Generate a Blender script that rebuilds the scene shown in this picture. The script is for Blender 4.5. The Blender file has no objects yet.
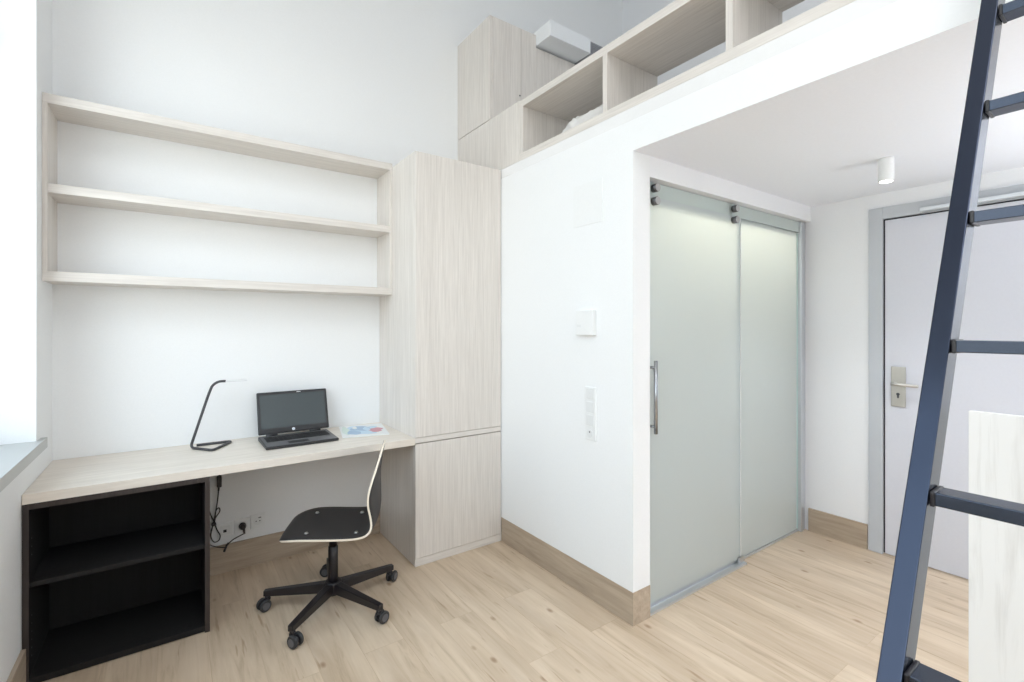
import bpy, bmesh, math, random
from mathutils import Vector, Matrix
random.seed(7)
PI = math.pi
SC = bpy.context.scene
COL = SC.collection

# ------------------------------------------------------------------ materials
def new_mat(name):
    m = bpy.data.materials.new(name); m.use_nodes = True
    nt = m.node_tree
    return m, nt, nt.nodes['Principled BSDF']

def N(nt, typ, **kw):
    n = nt.nodes.new(typ)
    for k, v in kw.items():
        setattr(n, k, v)
    return n

def plain(name, col, rough=0.5, metal=0.0, spec=0.5, coat=0.0, bump=0.0, bscale=80):
    m, nt, b = new_mat(name)
    tc = N(nt, 'ShaderNodeTexCoord')
    no = N(nt, 'ShaderNodeTexNoise'); no.inputs['Scale'].default_value = bscale
    no.inputs['Detail'].default_value = 3
    nt.links.new(tc.outputs['Object'], no.inputs['Vector'])
    mx = N(nt, 'ShaderNodeMixRGB'); mx.blend_type = 'MULTIPLY'; mx.inputs[0].default_value = 0.05
    mx.inputs[1].default_value = (*col, 1)
    nt.links.new(no.outputs['Fac'], mx.inputs[2])
    nt.links.new(mx.outputs[0], b.inputs['Base Color'])
    b.inputs['Roughness'].default_value = rough
    b.inputs['Metallic'].default_value = metal
    b.inputs['Specular IOR Level'].default_value = spec
    if coat:
        b.inputs['Coat Weight'].default_value = coat
        b.inputs['Coat Roughness'].default_value = 0.06
    if bump:
        bp = N(nt, 'ShaderNodeBump'); bp.inputs['Strength'].default_value = bump
        bp.inputs['Distance'].default_value = 0.002
        nt.links.new(no.outputs['Fac'], bp.inputs['Height'])
        nt.links.new(bp.outputs['Normal'], b.inputs['Normal'])
    return m

def wood(name, axis, light, dark, fine=95, rough=0.45, contrast=(0.30, 0.64), stretch=3.2):
    """white-washed timber decor, grain along the given axis"""
    m, nt, b = new_mat(name)
    tc = N(nt, 'ShaderNodeTexCoord')
    mp = N(nt, 'ShaderNodeMapping')
    sc = [fine, fine, fine]; sc['xyz'.index(axis)] = stretch
    mp.inputs['Scale'].default_value = sc
    nt.links.new(tc.outputs['Object'], mp.inputs['Vector'])
    n1 = N(nt, 'ShaderNodeTexNoise'); n1.inputs['Scale'].default_value = 1.0
    n1.inputs['Detail'].default_value = 5; n1.inputs['Roughness'].default_value = 0.65
    n1.inputs['Distortion'].default_value = 0.4
    nt.links.new(mp.outputs[0], n1.inputs['Vector'])
    mp2 = N(nt, 'ShaderNodeMapping')
    s2 = [fine * .16] * 3; s2['xyz'.index(axis)] = stretch * .35
    mp2.inputs['Scale'].default_value = s2
    nt.links.new(tc.outputs['Object'], mp2.inputs['Vector'])
    n2 = N(nt, 'ShaderNodeTexNoise'); n2.inputs['Scale'].default_value = 1.0; n2.inputs['Detail'].default_value = 2
    nt.links.new(mp2.outputs[0], n2.inputs['Vector'])
    ad = N(nt, 'ShaderNodeMath', operation='ADD')
    m1 = N(nt, 'ShaderNodeMath', operation='MULTIPLY'); m1.inputs[1].default_value = 0.75
    m2 = N(nt, 'ShaderNodeMath', operation='MULTIPLY'); m2.inputs[1].default_value = 0.25
    nt.links.new(n1.outputs['Fac'], m1.inputs[0]); nt.links.new(n2.outputs['Fac'], m2.inputs[0])
    nt.links.new(m1.outputs[0], ad.inputs[0]); nt.links.new(m2.outputs[0], ad.inputs[1])
    cr = N(nt, 'ShaderNodeValToRGB')
    cr.color_ramp.elements[0].position = contrast[0]; cr.color_ramp.elements[0].color = (*dark, 1)
    cr.color_ramp.elements[1].position = contrast[1]; cr.color_ramp.elements[1].color = (*light, 1)
    nt.links.new(ad.outputs[0], cr.inputs[0])
    nt.links.new(cr.outputs[0], b.inputs['Base Color'])
    b.inputs['Roughness'].default_value = rough
    b.inputs['Specular IOR Level'].default_value = 0.35
    bp = N(nt, 'ShaderNodeBump'); bp.inputs['Strength'].default_value = 0.06; bp.inputs['Distance'].default_value = 0.002
    nt.links.new(n1.outputs['Fac'], bp.inputs['Height']); nt.links.new(bp.outputs['Normal'], b.inputs['Normal'])
    return m

def planks(name, axis='y'):
    """light oak plank floor: rows run along y"""
    m, nt, b = new_mat(name)
    L = nt.links.new
    tc = N(nt, 'ShaderNodeTexCoord')
    mp = N(nt, 'ShaderNodeMapping'); mp.inputs['Rotation'].default_value = (0, 0, PI / 2)
    mp.inputs['Location'].default_value = (0.37, 0.05, 0)
    L(tc.outputs['Object'], mp.inputs['Vector'])
    br = N(nt, 'ShaderNodeTexBrick'); br.offset = 0.37; br.offset_frequency = 2
    br.inputs['Scale'].default_value = 1.0
    br.inputs['Brick Width'].default_value = 1.22; br.inputs['Row Height'].default_value = 0.18
    br.inputs['Mortar Size'].default_value = 0.0012; br.inputs['Mortar Smooth'].default_value = 0.4
    br.inputs['Bias'].default_value = 0.0
    br.inputs['Color1'].default_value = (0.0, 0.0, 0.0, 1); br.inputs['Color2'].default_value = (1, 1, 1, 1)
    br.inputs['Mortar'].default_value = (0.35, 0.35, 0.35, 1)
    L(mp.outputs[0], br.inputs['Vector'])
    # shift the grain from plank to plank
    sh = N(nt, 'ShaderNodeVectorMath', operation='MULTIPLY'); sh.inputs[1].default_value = (7.3, 3.1, 5.7)
    L(br.outputs['Color'], sh.inputs[0])
    ad = N(nt, 'ShaderNodeVectorMath', operation='ADD')
    L(tc.outputs['Object'], ad.inputs[0]); L(sh.outputs[0], ad.inputs[1])
    g = N(nt, 'ShaderNodeMapping'); g.inputs['Scale'].default_value = (26, 1.9, 26)
    L(ad.outputs[0], g.inputs['Vector'])
    n1 = N(nt, 'ShaderNodeTexNoise'); n1.inputs['Scale'].default_value = 1; n1.inputs['Detail'].default_value = 6
    n1.inputs['Roughness'].default_value = 0.62; n1.inputs['Distortion'].default_value = 0.8
    L(g.outputs[0], n1.inputs['Vector'])
    cr = N(nt, 'ShaderNodeValToRGB')
    e = cr.color_ramp.elements
    e[0].position = 0.28; e[0].color = (0.46, 0.355, 0.25, 1)
    e[1].position = 0.68; e[1].color = (0.66, 0.545, 0.42, 1)
    k = e.new(0.45); k.color = (0.60, 0.48, 0.352, 1)
    L(n1.outputs['Fac'], cr.inputs[0])
    # broad cloudy patches
    g2 = N(nt, 'ShaderNodeMapping'); g2.inputs['Scale'].default_value = (7, 1.6, 7)
    L(ad.outputs[0], g2.inputs['Vector'])
    n2 = N(nt, 'ShaderNodeTexNoise'); n2.inputs['Scale'].default_value = 1; n2.inputs['Detail'].default_value = 3
    L(g2.outputs[0], n2.inputs['Vector'])
    c2 = N(nt, 'ShaderNodeValToRGB')
    c2.color_ramp.elements[0].position = 0.33; c2.color_ramp.elements[0].color = (0.86, 0.825, 0.79, 1)
    c2.color_ramp.elements[1].position = 0.66; c2.color_ramp.elements[1].color = (1.05, 1.04, 1.03, 1)
    L(n2.outputs['Fac'], c2.inputs[0])
    mu = N(nt, 'ShaderNodeMixRGB'); mu.blend_type = 'MULTIPLY'; mu.inputs[0].default_value = 1
    L(cr.outputs[0], mu.inputs[1]); L(c2.outputs[0], mu.inputs[2])
    # knots
    g3 = N(nt, 'ShaderNodeMapping'); g3.inputs['Scale'].default_value = (8.5, 4.6, 5)
    L(ad.outputs[0], g3.inputs['Vector'])
    vo = N(nt, 'ShaderNodeTexVoronoi'); vo.inputs['Scale'].default_value = 1; vo.inputs['Randomness'].default_value = 1
    L(g3.outputs[0], vo.inputs['Vector'])
    c3 = N(nt, 'ShaderNodeValToRGB')
    c3.color_ramp.elements[0].position = 0.04; c3.color_ramp.elements[0].color = (0.50, 0.38, 0.29, 1)
    c3.color_ramp.elements[1].position = 0.125; c3.color_ramp.elements[1].color = (1, 1, 1, 1)
    L(vo.outputs['Distance'], c3.inputs[0])
    mu3 = N(nt, 'ShaderNodeMixRGB'); mu3.blend_type = 'MULTIPLY'; mu3.inputs[0].default_value = 0.8
    L(mu.outputs[0], mu3.inputs[1]); L(c3.outputs[0], mu3.inputs[2])
    # short dark cracks along the grain
    g4 = N(nt, 'ShaderNodeMapping'); g4.inputs['Scale'].default_value = (42, 4.2, 42)
    L(ad.outputs[0], g4.inputs['Vector'])
    n4 = N(nt, 'ShaderNodeTexNoise'); n4.inputs['Scale'].default_value = 1; n4.inputs['Detail'].default_value = 2
    L(g4.outputs[0], n4.inputs['Vector'])
    c4 = N(nt, 'ShaderNodeValToRGB')
    c4.color_ramp.elements[0].position = 0.25; c4.color_ramp.elements[0].color = (0.62, 0.52, 0.43, 1)
    c4.color_ramp.elements[1].position = 0.34; c4.color_ramp.elements[1].color = (1, 1, 1, 1)
    L(n4.outputs['Fac'], c4.inputs[0])
    mu4 = N(nt, 'ShaderNodeMixRGB'); mu4.blend_type = 'MULTIPLY'; mu4.inputs[0].default_value = 0.8
    L(mu3.outputs[0], mu4.inputs[1]); L(c4.outputs[0], mu4.inputs[2])
    # seams
    mu5 = N(nt, 'ShaderNodeMixRGB'); mu5.blend_type = 'MULTIPLY'
    L(br.outputs['Fac'], mu5.inputs[0]); L(mu4.outputs[0], mu5.inputs[1]); mu5.inputs[2].default_value = (0.86, 0.82, 0.78, 1)
    L(mu5.outputs[0], b.inputs['Base Color'])
    b.inputs['Roughness'].default_value = 0.42; b.inputs['Specular IOR Level'].default_value = 0.4
    bp = N(nt, 'ShaderNodeBump'); bp.inputs['Strength'].default_value = 0.05; bp.inputs['Distance'].default_value = 0.002
    L(n1.outputs['Fac'], bp.inputs['Height']); L(bp.outputs['Normal'], b.inputs['Normal'])
    return m

def schlick(nt, f0=0.04):
    lw = N(nt, 'ShaderNodeLayerWeight'); lw.inputs['Blend'].default_value = 0.5
    p = N(nt, 'ShaderNodeMath', operation='POWER'); p.inputs[1].default_value = 5
    nt.links.new(lw.outputs['Facing'], p.inputs[0])
    a = N(nt, 'ShaderNodeMath', operation='MULTIPLY_ADD'); a.inputs[1].default_value = 1 - f0; a.inputs[2].default_value = f0
    nt.links.new(p.outputs[0], a.inputs[0])
    return a

def glass_frosted(name, tint, trans=0.55):
    m = bpy.data.materials.new(name); m.use_nodes = True
    nt = m.node_tree; nt.nodes.clear(); L = nt.links.new
    out = N(nt, 'ShaderNodeOutputMaterial')
    d = N(nt, 'ShaderNodeBsdfDiffuse'); d.inputs[0].default_value = (*[c * .92 for c in tint], 1)
    t = N(nt, 'ShaderNodeBsdfTranslucent'); t.inputs[0].default_value = (*tint, 1)
    mx = N(nt, 'ShaderNodeMixShader'); mx.inputs[0].default_value = trans
    L(d.outputs[0], mx.inputs[1]); L(t.outputs[0], mx.inputs[2])
    gl = N(nt, 'ShaderNodeBsdfGlossy'); gl.inputs['Roughness'].default_value = 0.22
    fr = schlick(nt)
    m2 = N(nt, 'ShaderNodeMixShader')
    L(fr.outputs[0], m2.inputs[0]); L(mx.outputs[0], m2.inputs[1]); L(gl.outputs[0], m2.inputs[2])
    L(m2.outputs[0], out.inputs[0])
    return m

def glass_clear(name, tint=(0.97, 0.99, 0.99)):
    m = bpy.data.materials.new(name); m.use_nodes = True
    nt = m.node_tree; nt.nodes.clear(); L = nt.links.new
    out = N(nt, 'ShaderNodeOutputMaterial')
    t = N(nt, 'ShaderNodeBsdfTransparent'); t.inputs[0].default_value = (*tint, 1)
    gl = N(nt, 'ShaderNodeBsdfGlossy'); gl.inputs['Roughness'].default_value = 0.02
    fr = schlick(nt)
    mx = N(nt, 'ShaderNodeMixShader')
    L(fr.outputs[0], mx.inputs[0]); L(t.outputs[0], mx.inputs[1]); L(gl.outputs[0], mx.inputs[2])
    L(mx.outputs[0], out.inputs[0])
    return m

def emit(name, col, strength):
    m, nt, b = new_mat(name)
    b.inputs['Base Color'].default_value = (*col, 1)
    b.inputs['Emission Color'].default_value = (*col, 1)
    b.inputs['Emission Strength'].default_value = strength
    return m

WL, WD = (0.755, 0.715, 0.67), (0.60, 0.56, 0.52)
M = {
    'wall': plain('white_plaster', (0.86, 0.87, 0.875), 0.85, bump=0.04, bscale=140, spec=0.2),
    'wall_cool': plain('cool_white_plaster', (0.86, 0.87, 0.89), 0.85, bump=0.04, bscale=140, spec=0.2),
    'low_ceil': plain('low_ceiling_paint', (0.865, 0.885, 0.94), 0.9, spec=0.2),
    'ceil': plain('ceiling_paint', (0.80, 0.80, 0.815), 0.9, spec=0.2),
    'wood_z': wood('washed_larch_vertical', 'z', WL, WD),
    'wood_x': wood('washed_larch_along_x', 'x', WL, WD),
    'wood_y': wood('washed_larch_along_y', 'y', WL, WD),
    'panel': wood('white_pine_panel', 'z', (0.86, 0.85, 0.83), (0.66, 0.64, 0.61), fine=24, contrast=(0.24, 0.46), stretch=1.8),
    'desk': wood('washed_larch_worktop', 'x', (0.80, 0.735, 0.655), (0.66, 0.595, 0.52), fine=45),
    'floor': planks('oak_planks'),
    'oak_x': wood('oak_skirting_along_x', 'x', (0.50, 0.41, 0.315), (0.34, 0.265, 0.195), fine=34),
    'oak_y': wood('oak_skirting_along_y', 'y', (0.50, 0.41, 0.315), (0.34, 0.265, 0.195), fine=34),
    'black_wood': wood('black_brown_wood', 'z', (0.011, 0.010, 0.010), (0.006, 0.005, 0.005), fine=60, rough=0.75),
    'black_edge': wood('black_brown_edge', 'z', (0.050, 0.038, 0.034), (0.026, 0.020, 0.019), fine=60, rough=0.5),
    'black_laminate': plain('black_laminate', (0.028, 0.027, 0.028), 0.48, spec=0.45, bscale=30),
    'birch': plain('birch_ply_edge', (0.80, 0.72, 0.60), 0.5),
    'black_metal': plain('black_powder_coat', (0.012, 0.010, 0.012), 0.32, spec=0.5),
    'rubber': plain('grey_black_rubber', (0.03, 0.03, 0.032), 0.6),
    'hub_grey': plain('grey_plastic', (0.11, 0.11, 0.12), 0.45),
    'chrome': plain('brushed_steel', (0.60, 0.60, 0.60), 0.28, metal=1.0, bscale=300),
    'nickel': plain('satin_nickel', (0.56, 0.54, 0.50), 0.38, metal=1.0, bscale=300),
    'dark_steel': plain('dark_steel', (0.16, 0.16, 0.17), 0.3, metal=1.0),
    'handle_steel': plain('handle_steel', (0.42, 0.43, 0.45), 0.25, metal=1.0),
    'alu': plain('anodised_aluminium', (0.70, 0.73, 0.76), 0.35, metal=0.85, bscale=300),
    'ladder': plain('graphite_lacquered_steel', (0.042, 0.052, 0.080), 0.24, metal=0.8, bscale=200),
    'rung': plain('graphite_rung_steel', (0.060, 0.072, 0.098), 0.24, metal=0.8, bscale=200),
    'frosted': glass_frosted('frosted_glass', (0.765, 0.82, 0.835), 0.55),
    'frosted_light': glass_frosted('pale_green_glass', (0.78, 0.86, 0.84), 0.35),
    'glass_edge': plain('glass_edge', (0.62, 0.78, 0.76), 0.2, spec=0.6),
    'pane': glass_clear('window_pane'),
    'upvc': plain('white_window_frame', (0.85, 0.86, 0.87), 0.35),
    'stone': plain('grey_stone_sill', (0.52, 0.53, 0.52), 0.45, bscale=120),
    'gloss_white': plain('high_gloss_white', (0.86, 0.86, 0.86), 0.12, spec=0.6, coat=1.0),
    'door_grey': plain('pale_grey_door_leaf', (0.66, 0.67, 0.73), 0.5),
    'frame_grey': plain('grey_steel_frame', (0.54, 0.565, 0.60), 0.4),
    'seal': plain('black_seal', (0.03, 0.03, 0.035), 0.7),
    'plastic_white': plain('white_plastic', (0.84, 0.85, 0.85), 0.3),
    'plastic_shade': plain('white_plastic_insert', (0.78, 0.79, 0.79), 0.3),
    'lamp_body': plain('charcoal_lamp_tube', (0.05, 0.05, 0.055), 0.4),
    'lamp_head': plain('pale_lamp_head', (0.75, 0.76, 0.77), 0.35),
    'laptop': plain('black_laptop_plastic', (0.022, 0.022, 0.024), 0.42),
    'laptop_deck': plain('charcoal_laptop_deck', (0.15, 0.15, 0.155), 0.38),
    'key': plain('laptop_keys', (0.02, 0.02, 0.021), 0.5),
    'screen': plain('laptop_screen_glass', (0.052, 0.066, 0.070), 0.25, spec=0.7),
    'logo': plain('silver_badge', (0.85, 0.86, 0.88), 0.3),
    'paper': plain('white_paper', (0.82, 0.83, 0.82), 0.6),
    'print_blue': plain('blue_print', (0.36, 0.50, 0.66), 0.5),
    'print_pale': plain('pale_blue_print', (0.55, 0.70, 0.82), 0.5),
    'print_red': plain('red_print', (0.62, 0.30, 0.34), 0.5),
    'print_green': plain('pale_green_print', (0.66, 0.76, 0.70), 0.5),
    'bed': plain('white_bedlinen', (0.85, 0.84, 0.82), 0.9, bump=0.2, bscale=60),
    'mattress': plain('grey_mattress_cover', (0.42, 0.42, 0.43), 0.9),
    'vent_white': plain('white_metal_box', (0.84, 0.86, 0.88), 0.4),
    'vent_grey': plain('grey_metal_grille', (0.30, 0.31, 0.33), 0.5),
    'tile': plain('pale_bathroom_tile', (0.70, 0.72, 0.70), 0.35),
    'lens': emit('lamp_lens', (1.0, 0.98, 0.94), 6.0),
}

# ------------------------------------------------------------------ geometry helpers
def BM():
    return bmesh.new()

def box(bm, x0, x1, y0, y1, z0, z1, bev=0.0, mi=0, seg=2):
    vs = [bm.verts.new((x, y, z)) for x in (x0, x1) for y in (y0, y1) for z in (z0, z1)]
    f = [(0, 1, 3, 2), (4, 6, 7, 5), (0, 4, 5, 1), (2, 3, 7, 6), (0, 2, 6, 4), (1, 5, 7, 3)]
    fs = [bm.faces.new([vs[i] for i in q]) for q in f]
    for q in fs: q.material_index = mi
    if bev:
        es = list({e for q in fs for e in q.edges})
        r = bmesh.ops.bevel(bm, geom=es, offset=bev, segments=seg, profile=0.5, affect='EDGES')
        for q in r['faces']: q.material_index = mi
    return bm

def cyl(bm, p0, p1, r0, r1=None, n=20, bev=0.0, mi=0):
    if r1 is None: r1 = r0
    p0, p1 = Vector(p0), Vector(p1)
    d = (p1 - p0).normalized()
    u = d.orthogonal().normalized(); w = d.cross(u)
    rings = []
    prof = [(p0, r0), (p1, r1)]
    if bev:
        prof = [(p0, r0 - bev), (p0 + d * bev, r0), (p1 - d * bev, r1), (p1, r1 - bev)]
    for p, r in prof:
        rings.append([bm.verts.new(p + u * math.cos(a) * r + w * math.sin(a) * r) for a in [2 * PI * i / n for i in range(n)]])
    for a, b in zip(rings, rings[1:]):
        for i in range(n):
            q = bm.faces.new((a[i], a[(i + 1) % n], b[(i + 1) % n], b[i])); q.material_index = mi; q.smooth = True
    q = bm.faces.new(rings[0][::-1]); q.material_index = mi
    q = bm.faces.new(rings[-1]); q.material_index = mi
    return bm

def tube(bm, pts, r, n=12, mi=0, smooth_path=True, sub=8):
    P = [Vector(p) for p in pts]
    if smooth_path and len(P) > 2:
        Q = []
        for i in range(len(P) - 1):
            a = P[max(i - 1, 0)]; b = P[i]; c = P[i + 1]; d = P[min(i + 2, len(P) - 1)]
            for k in range(sub):
                t = k / sub
                Q.append(0.5 * ((2 * b) + (c - a) * t + (2 * a - 5 * b + 4 * c - d) * t * t + (3 * b - a - 3 * c + d) * t ** 3))
        Q.append(P[-1]); P = Q
    up = None; rings = []
    for i, p in enumerate(P):
        t = (P[min(i + 1, len(P) - 1)] - P[max(i - 1, 0)]).normalized()
        if up is None: up = t.orthogonal().normalized()
        up = (up - t * up.dot(t)).normalized()
        w = t.cross(up)
        rings.append([bm.verts.new(p + up * math.cos(a) * r + w * math.sin(a) * r) for a in [2 * PI * k / n for k in range(n)]])
    for a, b in zip(rings, rings[1:]):
        for i in range(n):
            q = bm.faces.new((a[i], a[(i + 1) % n], b[(i + 1) % n], b[i])); q.smooth = True; q.material_index = mi
    bm.faces.new(rings[0][::-1]).material_index = mi; bm.faces.new(rings[-1]).material_index = mi
    return bm

def rounded(pts, rad, n=6):
    """polyline with its inner corners rounded"""
    P = [Vector(p) for p in pts]; out = [P[0]]
    for a, b, c in zip(P, P[1:], P[2:]):
        d0 = (a - b); d1 = (c - b)
        r = min(rad, d0.length * .45, d1.length * .45)
        s = b + d0.normalized() * r; e = b + d1.normalized() * r
        for k in range(n + 1):
            t = k / n
            out.append((1 - t) ** 2 * s + 2 * t * (1 - t) * b + t * t * e)
    out.append(P[-1]); return out

def lathe(bm, prof, cx, cy, n=28, mi=0):
    rings = [[bm.verts.new((cx + r * math.cos(2 * PI * i / n), cy + r * math.sin(2 * PI * i / n), z)) for i in range(n)] for r, z in prof]
    for a, b in zip(rings, rings[1:]):
        for i in range(n):
            q = bm.faces.new((a[i], a[(i + 1) % n], b[(i + 1) % n], b[i])); q.smooth = True; q.material_index = mi
    bm.faces.new(rings[0][::-1]).material_index = mi; bm.faces.new(rings[-1]).material_index = mi
    return bm

def wloc(o):
    v = Vector((0, 0, 0))
    while o is not None:
        v = v + o.location; o = o.parent
    return v

def obj(name, bm, mats, parent=None, local=False, loc=None, smooth=None):
    """link one mesh object; world coordinates unless local. loc = wanted origin of a top-level mesh"""
    if not isinstance(mats, (list, tuple)): mats = [mats]
    bmesh.ops.recalc_face_normals(bm, faces=bm.faces)
    me = bpy.data.meshes.new(name)
    o = bpy.data.objects.new(name, me)
    if parent is not None:
        if not local:
            bmesh.ops.translate(bm, verts=bm.verts, vec=-wloc(parent))
        o.parent = parent
    elif loc is not None:
        bmesh.ops.translate(bm, verts=bm.verts, vec=-Vector(loc)); o.location = loc
    bm.to_mesh(me); bm.free()
    for m in mats: me.materials.append(M[m])
    COL.objects.link(o)
    return o

def thing(name, label, cat, loc=(0, 0, 0), rotz=0, group=None, kind=None):
    o = bpy.data.objects.new(name, None); o.empty_display_size = 0.1
    COL.objects.link(o)
    o.location = loc; o.rotation_euler = (0, 0, rotz)
    o['label'] = label; o['category'] = cat
    if group: o['group'] = group
    if kind: o['kind'] = kind
    return o

def tag(o, label, cat, group=None, kind=None):
    o['label'] = label; o['category'] = cat
    if group: o['group'] = group
    if kind: o['kind'] = kind
    return o

def struct(name, bm, mats, label, cat, loc=None):
    return tag(obj(name, bm, mats, loc=loc), label, cat, kind='structure')

# ------------------------------------------------------------------ room dimensions (metres)
XL, XW, XR = -0.475, 1.76, 3.58        # window wall, bathroom wall / loft front, entrance wall
YB, YF = 3.195, -2.6                    # desk wall, wall behind the viewer
YC, YG = 1.506, 1.537                   # outer corner of the bathroom, its glass
ZC, ZL, ZT = 2.226, 2.37, 4.7          # low ceiling, loft deck, high ceiling

# ------------------------------------------------------------------ shell
b = BM(); box(b, XL - .32, XR + .15, YF - .15, YB + .15, -0.12, 0)
struct('floor', b, 'floor', 'light oak plank floor with small knots, planks running towards the desk wall', 'floor')
b = BM(); box(b, XL - .32, XR + .15, YF - .15, YB + .15, ZT, ZT + .12)
struct('ceiling', b, 'ceil', 'high white ceiling above the loft, out of the picture', 'ceiling')
b = BM(); box(b, XL - .32, XR + .15, YB, YB + .15, 0, ZT)
struct('wall_back', b, 'wall', 'plain white wall behind the desk and wall shelves', 'wall')
WF = (.50, 1.0, 0.60, 3.30)  # window opening added behind the viewer, brings fill daylight onto the desk wall
b = BM(); box(b, XL - .32, WF[0], YF - .15, YF, 0, ZT); box(b, WF[1], XR + .15, YF - .15, YF, 0, ZT)
box(b, WF[0], WF[1], YF - .15, YF, 0, WF[2]); box(b, WF[0], WF[1], YF - .15, YF, WF[3], ZT)
struct('wall_front', b, 'wall', 'plain white wall behind the viewer', 'wall')

# window wall with two tall openings
W1 = (0.12, 2.857, 0.864, 3.30)
W2 = (-1.75, -0.30, 0.864, 3.30)
b = BM()
x0, x1 = XL - .32, XL
for y0, y1 in ((YF, W2[0]), (W2[1], W1[0]), (W1[1], YB)):
    box(b, x0, x1, y0, y1, 0, ZT)
for w in (W1, W2):
    box(b, x0, x1, w[0], w[1], 0, w[2]); box(b, x0, x1, w[0], w[1], w[3], ZT)
struct('wall_left', b, 'wall', 'white window wall left of the desk', 'wall')

SE = 0.083
def window(name, w, label):
    t = thing(name, label, 'window', (XL - .2, (w[0] + w[1]) / 2, w[2]), kind='structure')
    y0, y1, z0, z1 = w
    z0 += .046
    xa, xb = XL - .26, XL - .20
    f = BM()
    box(f, xa, xb, y0, y0 + .06, z0, z1); box(f, xa, xb, y1 - .06, y1, z0, z1)
    box(f, xa, xb, y0 + .06, y1 - .06, z0, z0 + .06); box(f, xa, xb, y0 + .06, y1 - .06, z1 - .06, z1)
    ym = (y0 + y1) / 2
    box(f, xa, xb, ym - .04, ym + .04, z0 + .06, z1 - .06)
    zt = z0 + 1.75
    box(f, xa, xb, y0 + .06, ym - .04, zt - .035, zt + .035); box(f, xa, xb, ym + .04, y1 - .06, zt - .035, zt + .035)
    obj('window_frame', f, 'upvc', t)
    for a, c in ((y0 + .06, ym - .04), (ym + .04, y1 - .06)):
        for e, g in ((z0 + .06, zt - .035), (zt + .035, z1 - .06)):
            p = BM(); box(p, xa + .027, xa + .033, a, c, e, g); obj('pane', p, 'pane', t)
    s = BM(); box(s, XL - .26, XL + .028, y0 - .20, y1 + .21, z0 - .045, z0, bev=.003)
    # the sill's ears stand in front of the wall; only its middle goes into the reveal
    s.free(); s = BM()
    box(s, XL - .26, XL, y0 + .001, y1 - .001, z0 - .0445, z0)
    box(s, XL, XL + .022, y0 - .16, y1 + SE, z0 - .0445, z0)
    obj('window_sill', s, 'stone', t)
    return t
window('window_1', W1, 'tall bright window with a grey stone sill beside the desk')
window('window_2', W2, 'tall window further along the same wall, out of the picture')

t = thing('window_3', 'tall fill-light window added in the wall behind the viewer, out of the picture', 'window', (.7, YF - .1, WF[2]), kind='structure')
f = BM(); xm = (WF[0] + WF[1]) / 2
for xa, xb in ((WF[0], WF[0] + .06), (xm - .04, xm + .04), (WF[1] - .06, WF[1])): box(f, xa, xb, YF - .13, YF - .07, WF[2], WF[3])
for za, zb in ((WF[2], WF[2] + .06), (WF[3] - .06, WF[3])):
    box(f, WF[0] + .06, xm - .04, YF - .13, YF - .07, za, zb); box(f, xm + .04, WF[1] - .06, YF - .13, YF - .07, za, zb)
obj('window_frame', f, 'upvc', t)
for xa, xb in ((WF[0] + .06, xm - .04), (xm + .04, WF[1] - .06)):
    p = BM(); box(p, xa, xb, YF - .103, YF - .097, WF[2] + .06, WF[3] - .06); obj('pane', p, 'pane', t)

# bathroom block: wall with the switches, stub at its corner, header above the glass
b = BM()
box(b, XW, XW + .12, YC, YB, 0, ZC)
box(b, XW + .12, 1.882, YC, YC + .10, 0, ZC)
struct('wall_bathroom', b, 'wall', 'white wall with switches between the wardrobe and the glass door', 'wall')
b = BM(); box(b, 1.8825, XR, YC, YC + .10, 2.125, ZC)
struct('wall_header', b, 'wall_cool', 'narrow white wall strip above the frosted glass door', 'wall')
# entrance wall with the door opening
DY0, DY1, DZ = 0.19, 1.098, 2.068
b = BM()
box(b, XR, XR + .15, DY1 + .01, YB, 0, ZT); box(b, XR, XR + .15, YF, DY0 - .01, 0, ZT)
box(b, XR, XR + .15, DY0 - .01, DY1 + .01, DZ + .01, ZT)
struct('wall_right', b, 'wall_cool', 'white entrance wall at the far right', 'wall')
# loft deck: low ceiling below, front beam flush with the bathroom wall
b = BM(); box(b, XW, XR, YF, YB, ZC, ZL)
for q in b.faces:
    if q.calc_center_median().x < XW + .01: q.material_index = 1
struct('ceiling_loft', b, ['low_ceil', 'wall'], 'white loft deck and beam forming the low ceiling over the entrance', 'ceiling')
b = BM(); box(b, XW, XW + .02, YF + .002, YB - .002, ZL, 2.43)
struct('trim_1', b, 'gloss_white', 'high gloss white strip along the loft edge under the open shelf', 'trim')

# skirting boards
SK, ST = 0.156, 0.014
b = BM(); box(b, 0.143, 1.154, YB - ST, YB, 0, SK)
struct('baseboard_back', b, 'oak_x', 'oak skirting board on the wall under the desk', 'skirting board')
b = BM(); box(b, XW - .0025, XW, YC - .0025, 2.603, 0, SK)
box(b, XW, 1.882, YC - .0025, YC, 0, SK)
struct('baseboard_bathroom', b, 'oak_y', 'oak skirting board wrapping the corner of the bathroom wall', 'skirting board')
b = BM(); box(b, XR - ST, XR, DY1 + .075, 1.515, 0, SK)
struct('baseboard_right', b, 'oak_y', 'short oak skirting board between the glass door and the entrance door', 'skirting board')
b = BM(); box(b, XL, XL + ST, YF, 2.60, 0, SK)
struct('baseboard_left', b, 'oak_y', 'oak skirting board under the window', 'skirting board')

# bathroom interior behind the frosted glass
b = BM()
box(b, XW + .121, XR - .001, YB - .02, YB - .001, 0.002, ZC - .001)
box(b, XR - .02, XR - .001, YG + .14, YB - .021, 0.002, ZC - .001)
box(b, XW + .121, XW + .14, YG + .14, YB - .021, 0.002, ZC - .001)
struct('wall_bathroom_tiles', b, 'tile', 'pale bathroom wall tiles behind the frosted glass', 'wall')

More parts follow.
